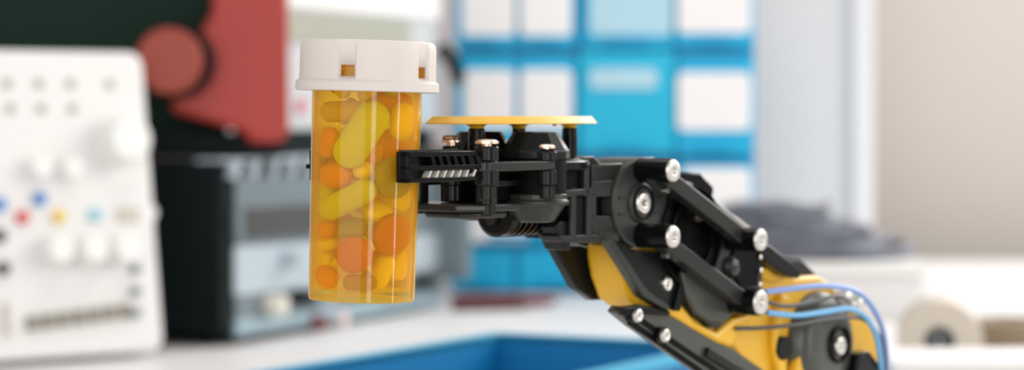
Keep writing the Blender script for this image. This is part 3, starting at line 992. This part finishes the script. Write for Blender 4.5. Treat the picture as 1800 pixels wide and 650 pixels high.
onp([(412, 434), (770, 410), (770, 470), (600, 500), (412, 520)], SF, .002, .002, 'light_panel', SLIGHT, sc)
onp([(412, 362), (412, 420), (560, 410), (560, 355)], SF, .002, .003, 'screen_bezel', SGREY, sc)
onp([(430, 362), (430, 418), (556, 410), (556, 357)], SF, -.001, .002, 'screen', SCREEN, sc, label='dark screen')
onp([(412, 562), (412, 592), (770, 536), (770, 512)], SF, .002, .003, 'lower_strip', SBLUE, sc)
bm = NB()
n = 9
for i in range(n):
    x = .004 + (Lx * .70) * i / n
    add_prism(bm, [(x, Hz - .014), (x + .010, Hz - .014), (x + .020, Hz - .001), (x + .010, Hz - .001)], -.002, .006)
obj('highlight_louvres', bm, SLIGHT, sc, label='vent louvres with slanting highlights painted pale')  # highlights along the chamfered top edge, put into pale louvres
bm = NB(); add_box(bm, .0, Lx * .75, .0045, .03, Hz - .003, Hz + .002); obj('top_trim', bm, SLIGHT, sc)
for px, py, r, m in ((472, 536, 18, mat('cream_knob', (.72, .68, .60), .4)), (522, 522, 16, GREYP), (555, 520, 14, SLIGHT), (500, 455, 15, SLIGHT), (690, 505, 14, GREYP), (735, 495, 14, GREYP)):
    disc('knob', px, py, r, m, sc, SF, h=.016, off=-.001, d=2.2)
for px, py, m in ((588, 559, mat('pink_plug', (.75, .62, .62), .5)), (548, 566, DRED)):
    disc('socket', px, py, 13, m, sc, SF, h=.012, off=.002, d=2.3)
bm = NB()
p = SF.hit(778, 250, -.012)
add_box(bm, Lx - .012, Lx + .008, -.03, .02, .03, Hz - .01)
obj('side_handle', bm, SGREY, sc, bevel=.003)
# dark red side panel on the case's left side
bm = NB()
add_box(bm, -.007, -.0035, .085, .285, .028, Hz - .006)
obj('side_panel', bm, DRED, sc, bevel=.001, label='dark red side panel')

# ---- dark green and red bench machine on the left, standing on that instrument
MO = C1 + SF.ey * .05 + SF.ex * .005 + Vector((0, 0, Hz + .003))
MF = Frame(MO, (1, .10, 0))
mc = thing('bench_machine', 'dark green machine with red cover and round red handwheel on the black instrument', 'machine', frame=MF)
yo = .05
up0 = lambda P: [(x, max(z, 0.0)) for x, z in P]
bm = NB(); add_prism(bm, up0(MF.poly([(255, 284), (255, 222), (500, 240), (500, 278)], yo)), .028, .065); obj('base', bm, DTEAL, mc, bevel=.003)
bm = NB(); add_prism(bm, up0(MF.poly([(-260, 284), (-260, -110), (400, -110), (400, 240), (330, 240), (330, 284)], .06)), .055, .10); obj('body', bm, DGREEN, mc, bevel=.006)
bm = NB(); add_prism(bm, MF.poly([(298, 196), (330, 90), (372, 22), (374, -110), (492, -110), (506, -60), (508, 230), (494, 252), (438, 252), (428, 232)], yo - .03), .012, .055)
rc = obj('red_cover', bm, REDM, mc, bevel=.006, seg=3, label='red cover')
x, z = MF.hit(306, 108, -.01)
r = 58 * K * 2.2
bm = NB(); add_lathe(bm, [(r * .90, -.030), (r * .97, -.027), (r, -.020), (r, -.012)], (x - .004, 0, z), 'y', seg=48); hw = obj('handwheel', bm, REDK, mc, label='round red handwheel')
bm = NB(); add_lathe(bm, [(r * 1.06, -.012), (r * 1.10, -.008), (r * 1.10, .03)], (x + .003, 0, z), 'y', seg=48); obj('wheel_rim', bm, DTEAL, hw)

# ---- pale instrument standing on the right half of the bench instrument
UO = C1 + SF.ex * (Lx * .29) + SF.ey * .02 + Vector((0, 0, Hz + .003))
UF = Frame(UO, SF.ex)
un = thing('pale_instrument', 'light grey instrument with an olive display on top of the bench instrument', 'instrument', frame=UF)
Lu = Lx * .78
bm = NB(); add_prism(bm, rrect(.0, Lu, .022, .20, .006), .0, .05); obj('case', bm, mat('pale_case', (.50, .52, .53), .5), un, bevel=.002)
bm = NB(); add_box(bm, .004, Lu - .004, .004, .046, 0, .024); obj('plinth', bm, DTEAL, un)
zA, zB = UF.hit(600, 78)[1], UF.hit(600, 28)[1]
bm = NB(); add_box(bm, .012, Lu * .80, -.002, .002, zA, zB); obj('display', bm, OLIVE, un, label='olive display band')
bm = NB(); add_box(bm, .0, Lu, -.003, .002, zB + .004, .198); obj('top_band', bm, WHITE, un)
disc('indicator', 526, 186, 13, mat('pink_lamp', (.62, .16, .20), .5), un, UF, h=.004, d=2.3)
x0, z0 = UF.hit(778, 85, -.01); x1_, z1_ = UF.hit(806, 140, -.01)
bm = NB(); add_sweep(bm, [(x0, -.010, z0), ((x0 + x1_) / 2, -.014, (z0 + z1_) / 2), (x1_, -.010, z1_)], .0075, seg=12); obj('handle', bm, DTEAL, un, label='dark slanting handle')
bm = NB(); add_box(bm, Lu * .80 + .01, Lu - .01, -.0015, .002, .03, .10); obj('grey_panel', bm, SLIGHT, un)

# ---- white board hanging on the back wall, behind the instruments
bm = NB()
xa, za = ray(300, 235).x * 3.5, ray(300, 260).z * 3.5
xb = ray(852, 0).x * 3.5
add_box(bm, xa, xb, 3.515, 3.55, za, .42)
wbm = mat('pinkish_white_board', (.86, .80, .81), .5, var=.02)
tag(obj('wall_board', bm, wbm, bevel=.003), 'white board on the back wall left of the blue drawers', 'board')

# ---- blue drawer cabinet
dO = -TABLE / ((514 - HY) * K)
OF = Frame(ray(785, 514) * dO, (1, 0, 0))
oc = thing('drawer_cabinet', 'blue plastic drawer cabinet with white labels behind the gripper', 'cabinet', frame=OF)
xr = OF.hit(1328, 400)[0]
zt_ = OF.hit(900, -120)[1]
bm = NB(); add_box(bm, .012, xr, .006, .16, 0, zt_); obj('cabinet_body', bm, OBLUE, oc, bevel=.003)
def drawer(x0p, x1p, y0p, y1p, m, lab, labm=OLAB, strip=None):
    x0, z1 = OF.hit(x0p, y0p); x1, z0 = OF.hit(x1p, y1p)
    bm = NB(); add_prism(bm, rrect(x0, x1, z0, z1, .004, 3), -.006, .008)
    o = obj('drawer', bm, m, oc, bevel=.0015)
    if lab:
        a, d = OF.hit(lab[0], lab[2], -.006); b, c = OF.hit(lab[1], lab[3], -.006)
        bm = NB(); add_prism(bm, rrect(a, b, c, d, .007, 4), -.008, -.004)
        obj('label_card', bm, labm, o)
    bm = NB()
    xm = (x0 + x1) / 2
    add_box(bm, xm - (x1 - x0) * .22, xm + (x1 - x0) * .22, -.014, -.005, z0 + .006, z0 + .010)
    obj('pull', bm, m, o, bevel=.001)
    return o
drawer(800, 908, -110, 84, OBLUE2, (812, 906, -60, 63))
drawer(911, 1012, -110, 84, OBLUE2, (915, 1005, -60, 63))
drawer(1022, 1184, -110, 84, OBLUE2, (1036, 1182, -60, 62), OPALE)
drawer(1188, 1324, -110, 84, OBLUE2, (1191, 1320, -60, 58))
drawer(800, 908, 98, 262, OBLUE2, (816, 905, 123, 226))
drawer(911, 1012, 98, 262, OBLUE2, (915, 1005, 122, 228))
drawer(1018, 1186, 90, 268, OCYAN, (1036, 1156, 120, 156), OPALE)
drawer(1190, 1324, 98, 272, OBLUE2, (1191, 1320, 127, 229))
drawer(800, 1012, 284, 428, OBLUE2, (818, 930, 320, 424))
drawer(1018, 1186, 284, 428, OBLUE2, (1036, 1156, 300, 340), OPALE)
drawer(1190, 1324, 284, 428, OBLUE2, (1200, 1320, 295, 396))
drawer(792, 905, 438, 508, OBLUE2, None)
drawer(910, 1060, 438, 508, OBLUE2, None)
drawer(1065, 1324, 438, 508, OBLUE2, None)

# ---- tall white cabinet at right of the drawers
dW = 3.05
WF = Frame(Vector((ray(1345, 0).x * dW, dW, TABLE)), (1, 0, 0))
wc = thing('white_cabinet', 'tall off-white cabinet with a bright edge right of the blue drawers', 'cabinet', frame=WF)
xe = WF.hit(1536, 0)[0]; xm = WF.hit(1498, 0)[0]
bm = NB(); add_box(bm, -.05, xm, .010, .36, 0, .62); obj('side_panel', bm, CABW, wc, bevel=.002)
bm = NB(); add_box(bm, xm, xe, 0, .36, 0, .62); obj('edge_post', bm, CABL, wc, bevel=.002)

# ---- white box with a heap of slate cables
dB = 2.42
BF = Frame(Vector((ray(1340, 0).x * dB, dB, TABLE)), (1, .02, 0))
hB = BF.hit(1400, 462)[1]
xB = BF.hit(1628, 462)[0]
wbx = thing('storage_box', 'low white box under the heap of slate cables', 'box', frame=BF)
bm = NB(); add_prism(bm, rrect(-.03, xB, 0, hB - .012, .006), .004, .16); obj('box_body', bm, WHITE, wbx, bevel=.002)
bm = NB(); add_prism(bm, rrect(-.034, xB + .004, hB - .012, hB, .004), 0, .164); obj('box_lid', bm, WHITE2, wbx, bevel=.002)
bm = NB()
cxh = BF.hit(1445, 455)[0]
for i in range(22):
    f = i / 21
    rx = .085 - .045 * f + rnd.uniform(-.012, .012); ry = .055 - .025 * f
    ox, oy = -.030 * f + rnd.uniform(-.012, .012), rnd.uniform(-.012, .012)
    z = hB + .006 + f * .044
    pts = []
    tl = rnd.uniform(-.12, .12)
    for k in range(17):
        a = 2 * PI * k / 16 + i
        pts.append((cxh + ox + rx * math.cos(a), .08 + oy + ry * math.sin(a), max(hB + .0052, z + tl * rx * math.cos(a) * .6 + .003 * math.sin(3 * a + i))))
    add_sweep(bm, pts, .0048, seg=8, smooth=4)
cb = obj('cable_heap', bm, CABLE)
cb.matrix_world = BF.matrix()
tag(cb, 'heap of coiled slate grey cables lying on the white box', 'cable')

# ---- roll of cream tape with its dark core, and a brown roll beside it
dR = -TABLE / ((676 - HY) * K)
zc_ = ray(0, 601).z * dR
Rr = zc_ - TABLE
RF = Frame(Vector((ray(1652, 0).x * dR, dR, TABLE)), (1, -.15, 0))
rl = thing('tape_roll', 'cream roll of tape standing on edge with a dark core at lower right', 'tape roll', frame=RF)
bm = NB(); add_lathe(bm, [(Rr * .36, 0), (Rr * .97, 0), (Rr, .002), (Rr, .05), (Rr * .36, .05), (Rr * .36, 0)], (0, 0, Rr), 'y', seg=56); obj('tape', bm, TAPE, rl)
bm = NB(); add_lathe(bm, [(Rr * .10, -.001), (Rr * .355, -.001), (Rr * .355, .049), (Rr * .10, .049), (Rr * .10, -.001)], (0, 0, Rr), 'y', seg=40)
obj('core', bm, mat('core_dark', (.030, .036, .040), .5), rl, label='dark roll core')
dR2 = -TABLE / ((616 - HY) * K)
bm = NB(); add_lathe(bm, [(.022, 0), (.044, 0), (.045, .002), (.045, .022), (.044, .024), (.022, .024), (.022, 0)], seg=48)
o = obj('brown_tape_roll', bm, KRAFT); o.location = (ray(1786, 0).x * dR2, dR2 + .02, TABLE)
tag(o, 'brown roll of tape lying flat at the right edge, behind the cream roll', 'tape roll')
# ---- white carton in the lower right corner
dC = 1.50
CF = Frame(Vector((ray(1575, 0).x * dC, dC, TABLE)), (1, .03, 0))
hC = CF.hit(1700, 640)[1]
ct = thing('carton', 'flat white carton along the bottom right corner in front of the cream roll', 'box', frame=CF)
bm = NB(); add_box(bm, .0, .20, 0, .10, 0, hC); obj('carton_body', bm, WHITE, ct, bevel=.002)
bm = NB(); add_box(bm, -.001, .201, -.001, .101, hC - .012, hC + .0008); obj('carton_lid', bm, WHITE2, ct, bevel=.001)

# ---- dark red marker pen on the table before the drawers
dP = -TABLE / ((546 - HY) * K)
pf = Frame(ray(795, 546) * dP, (1, .28, 0))
pn = thing('marker_pen', 'dark red marker pen lying on the white table left of the blue bin', 'pen', frame=pf)
bm = NB(); add_lathe(bm, [(.0068, 0), (.0076, .002), (.0076, .072), (.0060, .076)], (0, 0, .0077), 'x', seg=24); obj('barrel', bm, mat('marker_red', (.09, .007, .010), .45), pn)
bm = NB(); add_lathe(bm, [(.0056, .0745), (.0050, .095), (.0030, .108), (.0024, .110)], (0, 0, .0077), 'x', seg=24); obj('pen_cap', bm, DRED, pn)

# ---- open blue bin on the table, in front
RIMH = .062
zr = TABLE + RIMH
dCn = zr / ray(875, 588).z; dLn = zr / ray(500, 651).z
PC, PL = ray(875, 588) * dCn, ray(500, 651) * dLn
e1 = (PL - PC); e1.z = 0
len1 = e1.length * 1.25
e1.normalize()                                    # from the far corner towards us
e2 = Vector((-e1.y, e1.x, 0))                     # along the far wall, to the right
NF = Frame(Vector((PC.x, PC.y, TABLE)), e2)
dG = zr / ray(1130, 636).z
PG = ray(1130, 636) * dG
wid = (PG - PC).dot(e2)
bn = thing('open_bin', 'open blue plastic bin on the table under the gripper', 'bin', frame=NF)
sy = -1 if NF.ey.dot(e1) > 0 else 1
def by(t): return t if NF.ey.dot(e1) > 0 else -t
tw = .003
bm = NB()
y0, y1 = sorted((by(0), by(len1)))
add_box(bm, 0, wid, y0, y1, 0, tw)
add_box(bm, 0, tw, y0, y1, tw, RIMH)
add_box(bm, wid - tw, wid, y0, y1, tw, RIMH)
a, b = sorted((by(0), by(tw))); add_box(bm, tw, wid - tw, a, b, tw, RIMH)
a, b = sorted((by(len1), by(len1 - tw))); add_box(bm, tw, wid - tw, a, b, tw, RIMH)
obj('bin_tub', bm, BBLUE, bn)
bm = NB()
rw = .007
add_box(bm, -rw, tw, y0 - rw, y1 + rw, RIMH - .004, RIMH + .001)
add_box(bm, wid - tw, wid + rw, y0 - rw, y1 + rw, RIMH - .004, RIMH + .001)
add_box(bm, tw, wid - tw, y0 - rw, y0 + tw, RIMH - .004, RIMH + .001)
add_box(bm, tw, wid - tw, y1 - tw, y1 + rw, RIMH - .004, RIMH + .001)
obj('bin_rim', bm, mat('bin_rim_blue', (.05, .42, .66), .3), bn)

# ================================================================ light
W = bpy.data.worlds.new('World'); S.world = W
W.use_nodes = True
bg = W.node_tree.nodes['Background']
bg.inputs[0].default_value = (1.0, 0.985, 0.97, 1)
bg.inputs[1].default_value = 0.34

def area(name, loc, target, sx, sy, power, col=(1, 1, 1)):
    l = bpy.data.lights.new(name, 'AREA')
    l.shape = 'RECTANGLE'; l.size = sx; l.size_y = sy; l.energy = power; l.color = col
    o = bpy.data.objects.new(name, l); COL.objects.link(o)
    o.location = loc
    o.rotation_euler = (Vector(target) - Vector(loc)).to_track_quat('-Z', 'Y').to_euler()
    return o
area('assumed_window_right', (2.2, 1.7, .8), (0.0, 1.4, -.1), 1.8, 1.4, 27, (1.0, .97, .93))  # assumed unseen window, inferred from daylight coming from the right
area('rear_wall_fill', (1.20, 3.2, 1.05), (0.0, .9, -.1), 1.7, 1.2, 34, (1.0, .98, .96))  # added lamp for rim highlights, stands in for the bright rear wall
area('assumed_window_behind', (.62, -1.2, .30), (0, .8, -.05), .36, 1.6, 11, (1.0, .96, .93))  # assumed tall unseen window, inferred from the bright vertical streak on the bottle
area('assumed_window_left', (-1.0, -1.2, .50), (-.05, .8, -.05), 2.3, 1.9, 23, (1.0, .98, .96))  # assumed unseen window behind the camera, inferred from the broad band on the bottle
area('added_streak_light', (1.25, .42, -.05), (0, .8, -.05), .07, 1.0, 2.5, (1.0, .97, .95))  # added unseen strip lamp, placed to make a thin streak on the bottle
area('added_top_light', (.1, 1.6, 1.7), (.1, 1.6, -.2), 1.6, 1.0, 12, (1.0, .98, .96))  # added unseen overhead lamp, for soft reflections on the glossy plastic

# ================================================================ camera
cd = bpy.data.cameras.new('camera')
cam = bpy.data.objects.new('camera', cd); COL.objects.link(cam)
cam.location = (0, 0, 0); cam.rotation_euler = (PI / 2, 0, 0)
cd.sensor_width = 36.0
cd.lens = 36.0 * D / (1800 * K * D)
cd.shift_y = -(325 - HY) / 1800.0
cd.clip_start = .02; cd.clip_end = 30
cd.dof.use_dof = True
cd.dof.focus_distance = D - .005
cd.dof.aperture_fstop = cd.lens / 8.2
cd.dof.aperture_blades = 0
S.camera = cam

S.view_settings.view_transform = 'Standard'
try: S.view_settings.look = 'None'
except Exception: pass
S.view_settings.gamma = 1.0
S.view_settings.exposure = 0.2
S.view_settings.use_curve_mapping = False
S.cycles.use_denoising = True
S.cycles.transparent_max_bounces = 24
S.cycles.max_bounces = 10
S.cycles.sample_clamp_indirect = 6.0
